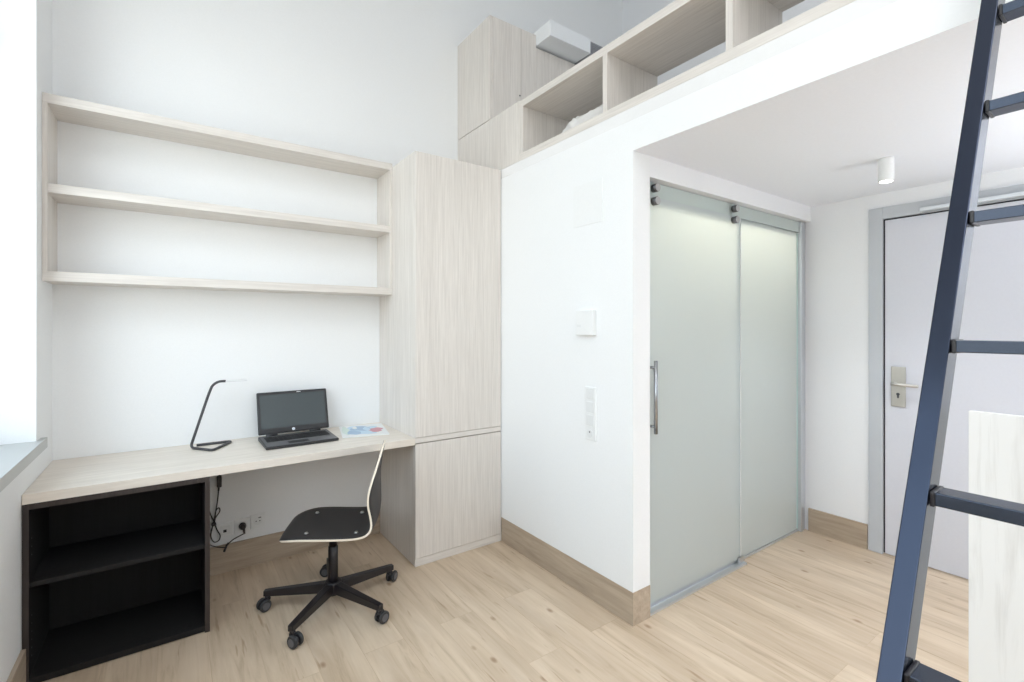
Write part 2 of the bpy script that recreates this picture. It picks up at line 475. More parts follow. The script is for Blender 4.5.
# ------------------------------------------------------------------ entrance door
t = thing('door_1', 'pale grey entrance door in a grey steel frame', 'door', (XR, (DY0 + DY1) / 2, 0), kind='structure')
b = BM()
fx0, fx1 = XR - .012, XR + .09
box(b, fx0, fx1, DY1 - .004, DY1 + .068, 0, DZ + .068, bev=.003)
box(b, fx0, fx1, DY0 - .068, DY0 + .004, 0, DZ + .068, bev=.003)
box(b, fx0, fx1, DY0 + .004, DY1 - .004, DZ - .004, DZ + .068)
obj('door_frame', b, 'frame_grey', t)
b = BM()
box(b, XR + .010, XR + .016, DY1 - .012, DY1 - .004, 0.008, DZ - .004)
box(b, XR + .010, XR + .016, DY0 + .004, DY1 - .012, DZ - .012, DZ - .004)
obj('door_seal', b, 'seal', t)
b = BM(); box(b, XR + .002, XR + .05, DY0 + .006, DY1 - .013, 0.008, DZ - .013, bev=.002)
leaf = obj('door_leaf', b, 'door_grey', t)
b = BM(); box(b, XR - .006, XR + .002, .981, 1.053, .919, 1.160, bev=.003)
pl = obj('door_plate', b, 'nickel', leaf)
b = BM(); tube(b, rounded([(XR - .004, 1.036, 1.057), (XR - .055, 1.036, 1.057), (XR - .055, .910, 1.055)], .018), .0095, smooth_path=False)
cyl(b, (XR - .012, 1.036, 1.057), (XR - .006, 1.036, 1.057), .014)
obj('lever_handle', b, 'nickel', pl)
b = BM(); cyl(b, (XR - .012, 1.017, .995), (XR - .006, 1.017, .995), .0085); box(b, XR - .012, XR - .006, 1.0125, 1.0215, .972, .995)
obj('lock_cylinder', b, 'dark_steel', pl)
b = BM(); box(b, XR - .035, XR - .0125, .30, .91, DZ + .002, DZ + .026, bev=.003)  # bright bar modelled in place of the light reflected along the frame head
obj('frame_highlight', b, 'alu', t)

# ------------------------------------------------------------------ frosted glass door of the bathroom
t = thing('door_2', 'frosted glass sliding door of the bathroom with steel rollers', 'door', (2.75, YG, 0), kind='structure')
GX0, GXM, GX1 = 1.884, 2.735, 3.505
ZG = 2.05
b = BM(); box(b, GX0, GXM + .012, YG + .002, YG + .010, .030, 2.047, bev=.001)
sl = obj('sliding_panel', b, 'frosted', t)
b = BM(); box(b, GXM - .016, GX1, YG + .022, YG + .032, .014, 2.047, bev=.001)
obj('fixed_panel', b, 'frosted', t)
b = BM(); box(b, GXM + .0125, GXM + .0165, YG, YG + .012, .03, 2.047)
obj('edge_strip', b, 'plastic_white', sl)
b = BM(); box(b, GX0, GX1, YG + .012, YG + .020, 2.049, 2.122, bev=.001)
obj('transom_panel', b, 'frosted_light', t)
b = BM()
box(b, 1.883, GX1, YG + .040, YG + .060, 2.040, 2.124)
obj('head_rail', b, 'alu', t)
for xx in (1.948, 2.668):
    for zz in (2.087, 2.022):
        b = BM(); cyl(b, (xx, YG - .026, zz), (xx, YG + .0015, zz), .0205)
        ro = obj('roller', b, 'dark_steel', sl)
        b = BM(); cyl(b, (xx, YG - .029, zz), (xx, YG - .0262, zz), .019, bev=.001); obj('roller_cap', b, 'chrome', ro)
b = BM()
cyl(b, (1.912, YG - .042, .882), (1.912, YG - .042, 1.236), .0095)
for zz in (.915, 1.202): cyl(b, (1.912, YG - .042, zz), (1.912, YG + .001, zz), .007)
obj('bar_handle', b, 'handle_steel', sl)
b = BM()
cyl(b, (1.940, YG + .050, .92), (1.940, YG + .050, 1.225), .0095)
for zz in (.95, 1.190): cyl(b, (1.940, YG + .011, zz), (1.940, YG + .050, zz), .007)
obj('inner_bar_handle', b, 'dark_steel', sl)
b = BM()
box(b, 1.883, GXM + .03, YG - .028, YG - .006, .0, .012); box(b, 1.883, GXM + .03, YG + .014, YG + .020, .0, .022)
box(b, 1.883, GXM + .03, YG - .006, YG + .014, .0, .004)
obj('floor_rail', b, 'alu', t)
b = BM(); box(b, GXM + .03, GX1, YG + .016, YG + .042, .0, .013); obj('floor_channel', b, 'alu', t)
b = BM(); box(b, GXM - .02, GXM + .028, YG - .012, YG + .001, .0125, .045, bev=.002); obj('floor_guide', b, 'chrome', t)
b = BM(); box(b, GX1, GX1 + .034, YG - .004, YG + .045, .0, 2.122, bev=.002); box(b, GX1 + .034, XR, YG + .004, YG + .03, 0, 2.124)
obj('wall_profile', b, 'alu', t)
b = BM(); box(b, GX1 - .012, GX1 - .004, YG + .015, YG + .0215, .02, 2.04); obj('edge_seal', b, 'glass_edge', t)

# ------------------------------------------------------------------ built-in wardrobe by the desk
CX0, CX1, CY0, CZ = 1.155, 1.756, 2.604, 2.426
t = thing('wardrobe', 'tall built-in wardrobe in whitewashed wood right of the desk', 'wardrobe', ((CX0 + CX1) / 2, 2.9, 0))
b = BM()
box(b, CX0, CX0 + .019, CY0 + .0222, YB - .002, 0.003, CZ)
obj('side_panel', b, 'wood_z', t)
b = BM(); box(b, CX0 + .0195, CX1, CY0 + .022, YB - .002, .05, CZ)
obj('carcass', b, 'wood_z', t)
b = BM(); box(b, CX0 + .0005, CX1 - .001, CY0, CY0 + .021, .754, CZ, bev=.001)
obj('upper_door', b, 'wood_z', t)
b = BM(); box(b, CX0 + .0005, CX1 - .001, CY0 + .0005, CY0 + .0215, .722, .7515)
obj('rail', b, 'wood_x', t)
b = BM(); box(b, CX0 + .0005, CX1 - .001, CY0, CY0 + .021, .048, .716, bev=.001)
obj('lower_door', b, 'wood_z', t)
b = BM(); box(b, CX0 + .0005, CX1, CY0 + .003, CY0 + .0215, .001, .0455)
obj('plinth', b, 'wood_x', t)

# ------------------------------------------------------------------ desk
b = BM(); box(b, XL + .001, CX0 - .0005, CY0 - .001, YB - .001, .7125, .7515, bev=.0015)
tag(obj('desk_worktop', b, 'desk', loc=(.34, 2.9, .7125)), 'long whitewashed wood desk top between the window wall and the wardrobe', 'desk')

# black open bookcase under the desk
BX0, BX1, BY0, BY1 = XL + .002, 0.142, 2.604, 2.985
t = thing('bookcase', 'low black-brown open bookcase with one shelf under the desk', 'bookcase', ((BX0 + BX1) / 2, 2.8, 0))
BT = .019
for xa in (BX0, BX1 - BT):
    b = BM(); box(b, xa, xa + BT, BY0, BY1, .001, .711)
    box(b, xa, xa + BT, BY0 - .0006, BY0, .001, .711, mi=1)
    s = obj('side_panel', b, ['black_wood', 'black_edge'], t)
b = BM(); box(b, BX0 + BT, BX1 - BT, BY0 + .001, BY1 - .006, .690, .711); obj('top_panel', b, 'black_edge', t)
b = BM(); box(b, BX0 + BT, BX1 - BT, BY0 + .002, BY1 - .006, .012, .032); obj('bottom_panel', b, 'black_wood', t)
b = BM(); box(b, BX0 + BT, BX1 - BT, BY0 + .012, BY0 + .030, .001, .012); obj('plinth', b, 'black_wood', t)
b = BM(); box(b, BX0 + BT, BX1 - BT, BY1 - .006, BY1, .012, .711); obj('back_panel', b, 'black_wood', t)
b = BM(); box(b, BX0 + BT + .0005, BX1 - BT - .0005, BY0 + .010, BY1 - .0065, .383, .403, bev=.0015)
obj('shelf', b, 'black_wood', t)
for k in range(9):
    z = .10 + k * .032 if k < 6 else .50 + (k - 6) * .032
    b = BM(); cyl(b, (BX0 + BT - .001, BY0 + .045, z), (BX0 + BT + .0008, BY0 + .045, z), .003, n=10)
    obj('shelf_pin_hole', b, 'hub_grey', t)

# ------------------------------------------------------------------ wall shelf over the desk
SX0, SX1, SY0 = XL + .001, CX0 - .0005, 2.960
t = thing('wall_shelf', 'long whitewashed wooden wall shelf with three boards above the desk', 'shelf', ((SX0 + SX1) / 2, 3.07, 1.607))
for nm, z0, z1 in (('bottom_board', 1.607, 1.651), ('middle_board', 2.005, 2.046), ('top_board', 2.406, 2.449)):
    b = BM()
    if nm == 'middle_board': box(b, SX0 + .0175, SX1 - .0175, SY0 + .001, YB - .001, z0, z1, bev=.001)
    else: box(b, SX0, SX1, SY0, YB - .001, z0, z1, bev=.001)
    obj(nm, b, 'wood_x', t)
for xa in (SX0, SX1 - .017):
    b = BM(); box(b, xa, xa + .017, SY0, YB - .001, 1.6515, 2.4055); obj('side_board', b, 'wood_z', t)

# ------------------------------------------------------------------ cabinets on the loft
t = thing('loft_cabinet', 'low whitewashed loft cabinet whose side panel stands above the bathroom wall', 'cabinet', (1.98, 2.8, 2.43))
b = BM(); box(b, XW, XW + .019, 2.402, YB - .001, 2.431, 2.806); obj('side_panel', b, 'wood_z', t)
b = BM(); box(b, XW + .0195, 2.155, 2.421, YB - .001, 2.431, 2.806); obj('carcass', b, 'wood_x', t)
b = BM(); box(b, XW + .0195, 2.155, 2.402, 2.420, 2.431, 2.806); obj('front_panel', b, 'wood_z', t)

CYU, CZU = 2.746, 3.52
t = thing('tall_loft_cabinet', 'tall whitewashed cupboard standing on the loft at the corner by the desk wall', 'cabinet', (1.96, 2.96, 2.81))
b = BM(); box(b, XW, XW + .019, CYU + .0005, YB - .001, 2.811, CZU); obj('side_panel', b, 'wood_z', t)
b = BM(); box(b, XW + .0195, 2.1585, CYU + .022, YB - .001, 2.811, CZU); obj('carcass', b, 'wood_z', t)
b = BM(); box(b, XW + .0205, 2.022, CYU, CYU + .019, 2.811, CZU, bev=.001); d1 = obj('door', b, 'wood_z', t)
b = BM(); box(b, 2.024, 2.1585, CYU, CYU + .019, 2.811, CZU, bev=.001); d2 = obj('door', b, 'wood_z', t)
b = BM(); cyl(b, (2.012, CYU - .003, 3.04), (2.012, CYU + .001, 3.04), .006, n=14); obj('lock', b, 'dark_steel', d1)

t = thing('short_loft_cabinet', 'lower whitewashed cupboard beside the tall one, under the white box', 'cabinet', (2.6, 2.96, ZL))
b = BM(); box(b, 2.1605, 3.0, CYU + .022, YB - .001, ZL, 3.432); obj('carcass', b, 'wood_z', t)
for xa, xb in ((2.1605, 2.367), (2.369, 2.58), (2.582, 2.79), (2.792, 3.0)):
    b = BM(); box(b, xa, xb, CYU, CYU + .019, 2.42 if xa < 2.9 else 2.4, 3.430, bev=.001); obj('door', b, 'wood_z', t)

t = thing('duct_box', 'white boxed unit on top of the loft cupboards below the high ceiling', 'ventilation box', (2.37, 2.8, 3.45))
b = BM(); box(b, 2.162, 2.553, 2.590, 3.05, 3.446, 3.556, bev=.002); obj('housing', b, 'vent_white', t)
b = BM(); box(b, 2.554, 2.80, 2.600, 3.05, 3.446, 3.545, bev=.002)
for k in range(6): box(b, 2.575, 2.78, 2.594, 2.600, 3.458 + k * .014, 3.465 + k * .014)
obj('grille', b, 'vent_grey', t)
b = BM(); box(b, 2.20, 2.78, 2.80, 3.04, 3.4325, 3.4455); obj('mount', b, 'vent_grey', t)

# open shelf along the loft edge
OY0, OY1, OX1 = -1.08, 2.400, 2.15
t = thing('open_loft_shelf', 'long open whitewashed shelf running along the loft edge', 'shelf', (1.95, .7, 2.431))
b = BM(); box(b, XW, OX1, OY0, OY1, 2.431, 2.474, bev=.001); obj('bottom_board', b, 'wood_y', t)
b = BM(); box(b, XW, OX1, OY0, OY1, 2.759, 2.800, bev=.001); obj('top_board', b, 'wood_y', t)
for yc in (2.385, 1.685, 1.031, .36, -.35, -1.06):
    b = BM(); box(b, XW + .0005, OX1, yc - .0145, yc + .0145, 2.4745, 2.7585); obj('upright', b, 'wood_z', t)

# ------------------------------------------------------------------ bed on the loft
b = BM(); box(b, 2.20, 3.55, .2, 2.60, ZL + .001, ZL + .20, bev=.03, seg=3)
tag(obj('mattress', b, 'mattress', loc=(2.9, 1.4, ZL)), 'grey mattress lying on the loft deck behind the open shelf', 'mattress')

def cushion(x0, x1, y0, y1, z0, h, nx=22, ny=22, seed=3, wr=.012):
    rnd = random.Random(seed); b = BM()
    ph = [(rnd.uniform(0, 6.28), rnd.uniform(14, 40), rnd.uniform(14, 40)) for _ in range(6)]
    top, bot = [], []
    for i in range(nx + 1):
        rt, rb = [], []
        for j in range(ny + 1):
            u, v = i / nx, j / ny
            e = (max(0, 1 - (2 * u - 1) ** 4) * max(0, 1 - (2 * v - 1) ** 4)) ** .5
            w = sum(math.sin(p + a * u + c * v) for p, a, c in ph) / 6 * wr * e
            x = x0 + (x1 - x0) * u; y = y0 + (y1 - y0) * v
            rt.append(b.verts.new((x, y, z0 + h * (.35 + .65 * e) + w)))
            rb.append(b.verts.new((x, y, z0 + h * .35 * (1 - e))))
        top.append(rt); bot.append(rb)
    for i in range(nx):
        for j in range(ny):
            b.faces.new((top[i][j], top[i + 1][j], top[i + 1][j + 1], top[i][j + 1])).smooth = True
            b.faces.new((bot[i][j], bot[i][j + 1], bot[i + 1][j + 1], bot[i + 1][j])).smooth = True
    for i in range(nx):
        b.faces.new((top[i][0], bot[i][0], bot[i + 1][0], top[i + 1][0])); b.faces.new((top[i][ny], top[i + 1][ny], bot[i + 1][ny], bot[i][ny]))
    for j in range(ny):
        b.faces.new((top[0][j], top[0][j + 1], bot[0][j + 1], bot[0][j])); b.faces.new((top[nx][j], bot[nx][j], bot[nx][j + 1], top[nx][j + 1]))
    return b
tag(obj('pillow', cushion(1.84, 2.135, 1.705, 2.125, 2.4745, .125, seed=5, wr=.03), 'bed', loc=(1.99, 1.92, 2.4745)),
    'crumpled white pillow lying in the first bay of the open loft shelf', 'pillow')

# ------------------------------------------------------------------ ladder leaning on the loft
LK = .4957
def lx(z): return .914 + LK * (z - .876)     # front inner edge of the far rail
t = thing('loft_ladder', 'graphite steel ladder leaning on the loft edge, nearest the viewer', 'ladder', (.55, .06, 0))
def rail(y0, y1):
    b = BM(); zt = 2.425; dx = .060
    vs = []
    for z, x in ((0.002, lx(0.002)), (zt, lx(zt))):
        for xx, zz in ((x, z), (x + dx, z)):
            for y in (y0, y1): vs.append(b.verts.new((xx, y, zz)))
    for q in ((0, 1, 3, 2), (4, 6, 7, 5), (0, 4, 5, 1), (2, 3, 7, 6), (0, 2, 6, 4), (1, 5, 7, 3)): b.faces.new([vs[i] for i in q])
    bmesh.ops.bevel(b, geom=b.edges[:], offset=.002, segments=2, profile=.5, affect='EDGES')
    return b
RY = .2535
for y0, y1 in ((RY, RY + .031), (RY - .43 - .031, RY - .43)):
    obj('rail', rail(y0, y1), 'ladder', t)
for k in range(9):
    z = 2.122 - .2525 * k
    if z < .08: break
    x = lx(z)
    b = BM()
    box(b, x + .008, x + .058, RY - .4295, RY - .0005, z - .011, z + .011, bev=.0015)
    r = obj('rung', b, 'rung', t)
    for ya, yb in ((RY - .008, RY - .0008), (RY - .4292, RY - .418)):
        bb = BM(); box(bb, x + .005, x + .059, ya, yb, z - .0128, z + .0128, bev=.002)
        obj('bracket', bb, 'black_metal', r)
for y in (RY + .0155, RY - .4455):
    b = BM(); box(b, lx(0) - .004, lx(0) + .066, y - .018, y + .018, 0.0, .0018); obj('foot_pad', b, 'rubber', t)

# ------------------------------------------------------------------ low cabinet at the right edge
PX, PY1, PZ = 1.782, .351, 1.170
b = BM(); box(b, PX, PX + .022, -1.10, PY1, .001, PZ, bev=.001)
tag(obj('partition_panel', b, 'panel', loc=(PX + .011, -.37, 0)), 'half-height white pine partition panel standing behind the ladder', 'partition panel')

# ------------------------------------------------------------------ ceiling spotlight
t = thing('ceiling_spotlight', 'small white cylinder spotlight on the low ceiling before the entrance door', 'ceiling light', (2.86, .862, ZC))
b = BM(); lathe(b, [(.026, ZC - .112), (.0315, ZC - .112), (.0325, ZC - .108), (.0325, ZC - .004), (.0325, ZC - .0003)], 2.86, .862)
obj('housing', b, 'plastic_white', t)
b = BM(); lathe(b, [(.0255, ZC - .1135), (.0255, ZC - .1122)], 2.86, .862); obj('lens', b, 'lens', t)

# ------------------------------------------------------------------ wall plates on the bathroom wall
b = BM(); box(b, XW - .003, XW + .001, 1.700, 1.914, 1.930, 2.150, bev=.001)
tag(obj('access_panel', b, 'plastic_white', loc=(XW, 1.807, 2.04)), 'flat square white service hatch high on the wall above the thermostat', 'access panel')
t = thing('thermostat', 'white square thermostat box on the wall above the switch strip', 'thermostat', (XW, 1.805, 1.42))
b = BM(); box(b, XW - .028, XW + .001, 1.743, 1.868, 1.357, 1.487, bev=.005, seg=3); obj('housing', b, 'plastic_white', t)
b = BM(); box(b, XW - .030, XW - .0282, 1.825, 1.858, 1.40, 1.412); obj('rocker', b, 'plastic_shade', t)

t = thing('switch_strip', 'vertical white strip of four switches and sockets beside the glass door corner', 'light switch', (XW, 1.778, .955))
b = BM(); box(b, XW - .010, XW, 1.741, 1.817, .818, 1.092, bev=.003); obj('frame', b, 'plastic_white', t)
for k in range(4):
    z = 1.058 - k * .0685
    if k < 3:
        b = BM(); box(b, XW - .0135, XW - .0102, 1.753, 1.805, z - .027, z + .027, bev=.002); obj('rocker', b, 'plastic_shade', t)
    else:
        b = BM(); lathe_r = .021
        cyl(b, (XW - .0125, 1.779, z), (XW - .0102, 1.779, z), lathe_r); s = obj('socket', b, 'plastic_shade', t)
        b = BM(); cyl(b, (XW - .0135, 1.779, z + .009), (XW - .0127, 1.779, z + .009), .0045, n=12); obj('hole', b, 'hub_grey', s)

# ------------------------------------------------------------------ sockets, plug and cable under the desk
def frame_plate(name, label, x, z, kind):
    t = thing(name, label, 'socket', (x, YB, z), group=None)
    b = BM(); box(b, x - .039, x + .039, YB - .010, YB - .0003, z - .041, z + .041, bev=.003); obj('frame', b, 'plastic_white', t)
    if kind == 'data':
        b = BM(); box(b, x - .026, x + .026, YB - .0125, YB - .0102, z - .026, z + .026, bev=.002); s = obj('insert', b, 'plastic_shade', t)
        b = BM(); box(b, x - .009, x + .007, YB - .0140, YB - .0126, z - .012, z + .003); obj('port', b, 'seal', s)
    else:
        b = BM(); cyl(b, (x, YB - .0125, z), (x, YB - .0102, z), .0235, n=28); s = obj('insert', b, 'plastic_shade', t)
        if kind == 'open':
            b = BM()
            for dx in (-.0095, .0095): cyl(b, (x + dx, YB - .0135, z), (x + dx, YB - .0126, z), .0035, n=12)
            obj('pin_hole', b, 'hub_grey', s)
            b = BM(); box(b, x + .002, x + .016, YB - .0155, YB - .0128, z + .017, z + .022); obj('earth_clip', b, 'dark_steel', s)
    return t
frame_plate('data_socket', 'white data socket under the desk, nearest the bookcase', .247, .240, 'data')
frame_plate('power_socket', 'white power socket under the desk holding the black plug', .333, .246, 'plug')
frame_plate('power_socket', 'empty white power socket under the desk, furthest from the bookcase', .414, .254, 'open')

t = thing('power_cable', 'black lamp power cord with tied bundle and plug under the desk', 'cable', (.22, YB, .2))
b = BM()
cyl(b, (.333, YB - .013, .246), (.333, YB - .030, .246), .0195, bev=.003)
cyl(b, (.333, YB - .030, .246), (.333, YB - .052, .246), .0185, .013, bev=.002)
cyl(b, (.336, YB - .043, .246), (.340, YB - .046, .208), .008, .005)
obj('plug', b, 'black_metal', t)
b = BM(); box(b, .205, .228, YB - .055, YB - .030, .505, .560, bev=.004); box(b, .209, .224, YB - .050, YB - .035, .560, .706); 
b.free(); b = BM()
box(b, .204, .228, YB - .055, YB - .033, .500, .565, bev=.005); cyl(b, (.216, YB - .044, .565), (.218, YB - .044, .7105), .004); cyl(b, (.213, YB - .044, .482), (.214, YB - .044, .50), .005)
obj('inline_switch', b, 'black_metal', t)
yk = YB - .030
b = BM()
tube(b, [(.213, yk - .012, .483), (.208, yk, .42), (.200, yk + .004, .36), (.196, yk, .315), (.186, yk, .285), (.176, yk - .003, .235), (.190, yk - .006, .197),
         (.213, yk - .004, .197), (.221, yk, .222), (.205, yk + .003, .26), (.192, yk + .004, .305), (.177, yk, .345), (.170, yk - .004, .372)], .0032, n=8)
tube(b, [(.188, yk + .008, .30), (.203, yk + .008, .33), (.220, yk + .006, .358), (.216, yk + .004, .378), (.203, yk + .006, .368), (.196, yk + .009, .335), (.189, yk + .01, .29), (.178, yk + .01, .255)], .0032, n=8)
tube(b, [(.165, yk - .002, .19), (.185, yk + .002, .172), (.215, yk, .158), (.244, yk - .004, .152), (.258, yk - .006, .165), (.285, yk - .004, .185), (.320, yk, .197), (.340, YB - .046, .210)], .0032, n=8)
obj('cord', b, 'black_metal', t)
b = BM(); cyl(b, (.181, yk - .003, .292), (.199, yk + .003, .296), .011, n=12, bev=.002); obj('tie', b, 'seal', t)
b = BM(); cyl(b, (.240, yk - .006, .128), (.252, yk - .004, .158), .006, n=10); cyl(b, (.252, yk - .004, .158), (.262, yk - .006, .172), .0055, n=10); obj('clip', b, 'seal', t)

# ------------------------------------------------------------------ desk lamp
DZT = .7515
t = thing('desk_lamp', 'slim charcoal bent-tube desk lamp on the desk left of the laptop', 'lamp', (.17, 3.04, DZT))
R_ = .0068; zb = DZT + R_ + .0004
b = BM()
path = [(.108, 3.105, zb), (.272, 3.115, zb), (.170, 2.935, zb), (.083, 3.062, zb), (.083, 3.062, zb + .03), (.171, 3.06, 1.062), (.198, 3.058, 1.106), (.232, 3.056, 1.107)]
path = [(.108, 3.112, zb), (.276, 3.112, zb), (.172, 2.938, zb), (.079, 3.070, zb), (.160, 3.062, 1.035), (.178, 3.06, 1.085), (.206, 3.055, 1.104), (.240, 3.05, 1.104)]
tube(b, rounded(path, .028, 8), R_, n=14, smooth_path=False)
obj('stand', b, 'lamp_body', t)
b = BM(); box(b, .238, .342, 3.034, 3.062, 1.099, 1.107, bev=.0025); obj('lamp_head', b, 'lamp_head', t)

# ------------------------------------------------------------------ laptop
t = thing('laptop', 'open black laptop with a dark screen on the desk', 'laptop', (.5865, 2.925, DZT), rotz=math.radians(1.0))
b = BM(); LW, LD = .375, .252
# wedge base, hinge side at +y
hw, hd = LW / 2, LD / 2
vs = [b.verts.new(p) for p in ((-hw, -hd, .003), (hw, -hd, .003), (hw, hd, .003), (-hw, hd, .003), (-hw, -hd, .016), (hw, -hd, .016), (hw, hd, .025), (-hw, hd, .025))]
for q in ((0, 3, 2, 1), (4, 5, 6, 7), (0, 1, 5, 4), (1, 2, 6, 5), (2, 3, 7, 6), (3, 0, 4, 7)): b.faces.new([vs[i] for i in q])
bmesh.ops.bevel(b, geom=b.edges[:], offset=.003, segments=2, profile=.5, affect='EDGES')
base = obj('base', b, 'laptop', t, local=True)
sl_ = (.025 - .016) / LD
def dk(y): return .016 + sl_ * (y + hd)
b = BM()
vs = [b.verts.new(p) for p in ((-hw + .006, -hd + .006, dk(-hd + .006) + .0006), (hw - .006, -hd + .006, dk(-hd + .006) + .0006), (hw - .006, hd - .02, dk(hd - .02) + .0006), (-hw + .006, hd - .02, dk(hd - .02) + .0006))]
b.faces.new(vs); r = bmesh.ops.extrude_face_region(b, geom=b.faces[:]); bmesh.ops.translate(b, verts=[v for v in r['geom'] if isinstance(v, bmesh.types.BMVert)], vec=(0, 0, .0008))
deck = obj('deck', b, 'laptop_deck', t, local=True)
b = BM()
for rr in range(6):
    y = .075 - rr * .0185
    n = 15
    wkey = .334 / n
    xs = -.167
    for cc in range(n):
        if rr == 5 and 4 <= cc <= 8:
            if cc == 4: box(b, xs + 4 * wkey + .001, xs + 9 * wkey - .001, y - .008, y + .008, dk(y) + .0016, dk(y) + .0038)
            continue
        box(b, xs + cc * wkey + .001, xs + (cc + 1) * wkey - .001, y - .008, y + .008, dk(y) + .0016, dk(y) + .0038)
obj('keyboard', b, 'key', base, local=True)
b = BM(); yt = -.075; box(b, -.07, .035, yt - .028, yt + .028, dk(yt) + .0012, dk(yt) + .0022); obj('touchpad', b, 'laptop', base, local=True)
b = BM(); box(b, .135, .160, -.055, -.030, dk(-.045) + .0014, dk(-.045) + .0020); obj('sticker', b, 'hub_grey', base, local=True)
for sx in (-1, 1):
    b = BM(); cyl(b, (sx * .118 - .03, hd - .006, .029), (sx * .118 + .03, hd - .006, .029), .0085, n=14)
    obj('hinge', b, 'laptop', t, local=True)
    for yy in (-hd + .02, hd - .02):
        b = BM(); cyl(b, (sx * (hw - .03), yy, 0.0004), (sx * (hw - .03), yy, .0032), .006, n=12)
        obj('foot', b, 'rubber', t, local=True)
# lid: built upright in a lid frame then tilted back
TILT = math.radians(17)
def lid(bm):
    bmesh.ops.transform(bm, verts=bm.verts, matrix=Matrix.Translation((0, hd - .004, .030)) @ Matrix.Rotation(-TILT, 4, 'X'))
    return bm
b = BM(); LH = .248
box(b, -hw + .002, hw + .016, 0, .016, .004, LH, bev=.0065, seg=3); lid_o = obj('lid', lid(b), 'laptop', t, local=True)
b = BM(); box(b, -.170, .186, -.0012, .0, .036, .230); obj('screen', lid(b), 'screen', lid_o, local=True)
b = BM(); cyl(b, (0, -.0022, .0205), (0, 0, .0205), .0085, n=24); lg = obj('badge', lid(b), 'logo', lid_o, local=True)
# slanted letters on the badge
def stroke(bm, x0, z0, x1, z1, w=.0009):
    d = Vector((x1 - x0, 0, z1 - z0)).normalized(); p = Vector((-d.z, 0, d.x)) * w / 2
    A, B = Vector((x0, -.0023, z0)), Vector((x1, -.0023, z1))
    v = [bm.verts.new(q) for q in (A + p, B + p, B - p, A - p)]
    f = bm.faces.new(v); r = bmesh.ops.extrude_face_region(bm, geom=[f])
    bmesh.ops.translate(bm, verts=[q for q in r['geom'] if isinstance(q, bmesh.types.BMVert)], vec=(0, -.0003, 0))
b = BM(); c = .0205
stroke(b, -.0048, c - .0030, -.0022, c + .0060); stroke(b, -.0038, c + .0012, -.0012, c + .0020); stroke(b, -.0012, c + .0020, -.0022, c - .0030)
stroke(b, .0000, c - .0062, .0024, c + .0022); stroke(b, .0024, c + .0022, .0048, c + .0022); stroke(b, .0048, c + .0022, .0038, c - .0026); stroke(b, .0038, c - .0026, .0012, c - .0026)
obj('letters', lid(b), 'print_blue', lg, local=True)
b = BM(); box(b, .030, .052, -.0012, .0, .2365, .2405); obj('webcam_sticker', lid(b), 'logo', lid_o, local=True)
b = BM(); cyl(b, (.0, -.0012, .2385), (.0, 0, .2385), .0028, n=14); obj('webcam', lid(b), 'screen', lid_o, local=True)

# ------------------------------------------------------------------ leaflet
t = thing('magazine', 'white magazine with a blue and red picture lying right of the laptop', 'magazine', (.975, 2.985, DZT), rotz=math.radians(-12)); t.scale = (1.12, 1.08, 1)
b = BM(); box(b, -.118, .118, -.160, .160, .0004, .004); obj('pages', b, 'paper', t, local=True)
b = BM(); box(b, -.120, .120, -.162, .162, .0041, .0047); cov = obj('cover', b, 'paper', t, local=True)
rnd = random.Random(11)
def blob(cx, cy, rx, ry, z, n=22):
    b = BM(); ph = rnd.uniform(0, 6)
    vs = [b.verts.new((cx + rx * math.cos(a) * (1 + .22 * math.sin(3 * a + ph) + .12 * math.sin(5 * a)), cy + ry * math.sin(a) * (1 + .2 * math.sin(2 * a + ph)), z)) for a in [2 * PI * i / n for i in range(n)]]
    f = b.faces.new(vs); r = bmesh.ops.extrude_face_region(b, geom=[f]); bmesh.ops.translate(b, verts=[q for q in r['geom'] if isinstance(q, bmesh.types.BMVert)], vec=(0, 0, .0002))
    return b
for cx, cy, rx, ry, m_, z in ((-.02, .03, .080, .100, 'print_pale', .0048), (-.005, .05, .060, .065, 'print_blue', .0050), (.065, -.02, .040, .055, 'print_red', .0052), (-.055, -.05, .035, .06, 'print_blue', .0053),
                              (-.092, .02, .020, .12, 'print_green', .0050), (.03, .125, .035, .018, 'paper', .0054), (.055, .06, .022, .04, 'print_pale', .0054), (.01, -.085, .05, .03, 'print_pale', .0051),
                              (.02, .03, .018, .05, 'print_pale', .0056), (-.04, .075, .014, .03, 'paper', .0056)):
    obj('picture', blob(cx, cy, rx, ry, z), m_, cov, local=True)

# ------------------------------------------------------------------ swivel chair
HEAD = math.radians(180 - 24)
t = thing('swivel_chair', 'black plywood swivel chair with pale edges and five castors before the desk', 'chair', (.662, 2.494, 0))
ch = Vector((.66, 2.52, 0))
fw = Vector((math.cos(HEAD), math.sin(HEAD), 0)); lt = Vector((-math.sin(HEAD), math.cos(HEAD), 0))   # lt = the sitter's left = towards the viewer
CO = Vector((.006, -.018, -.012))   # shell centre relative to the column
def S(f, l, z): return CO + fw * f + lt * l + Vector((0, 0, z))
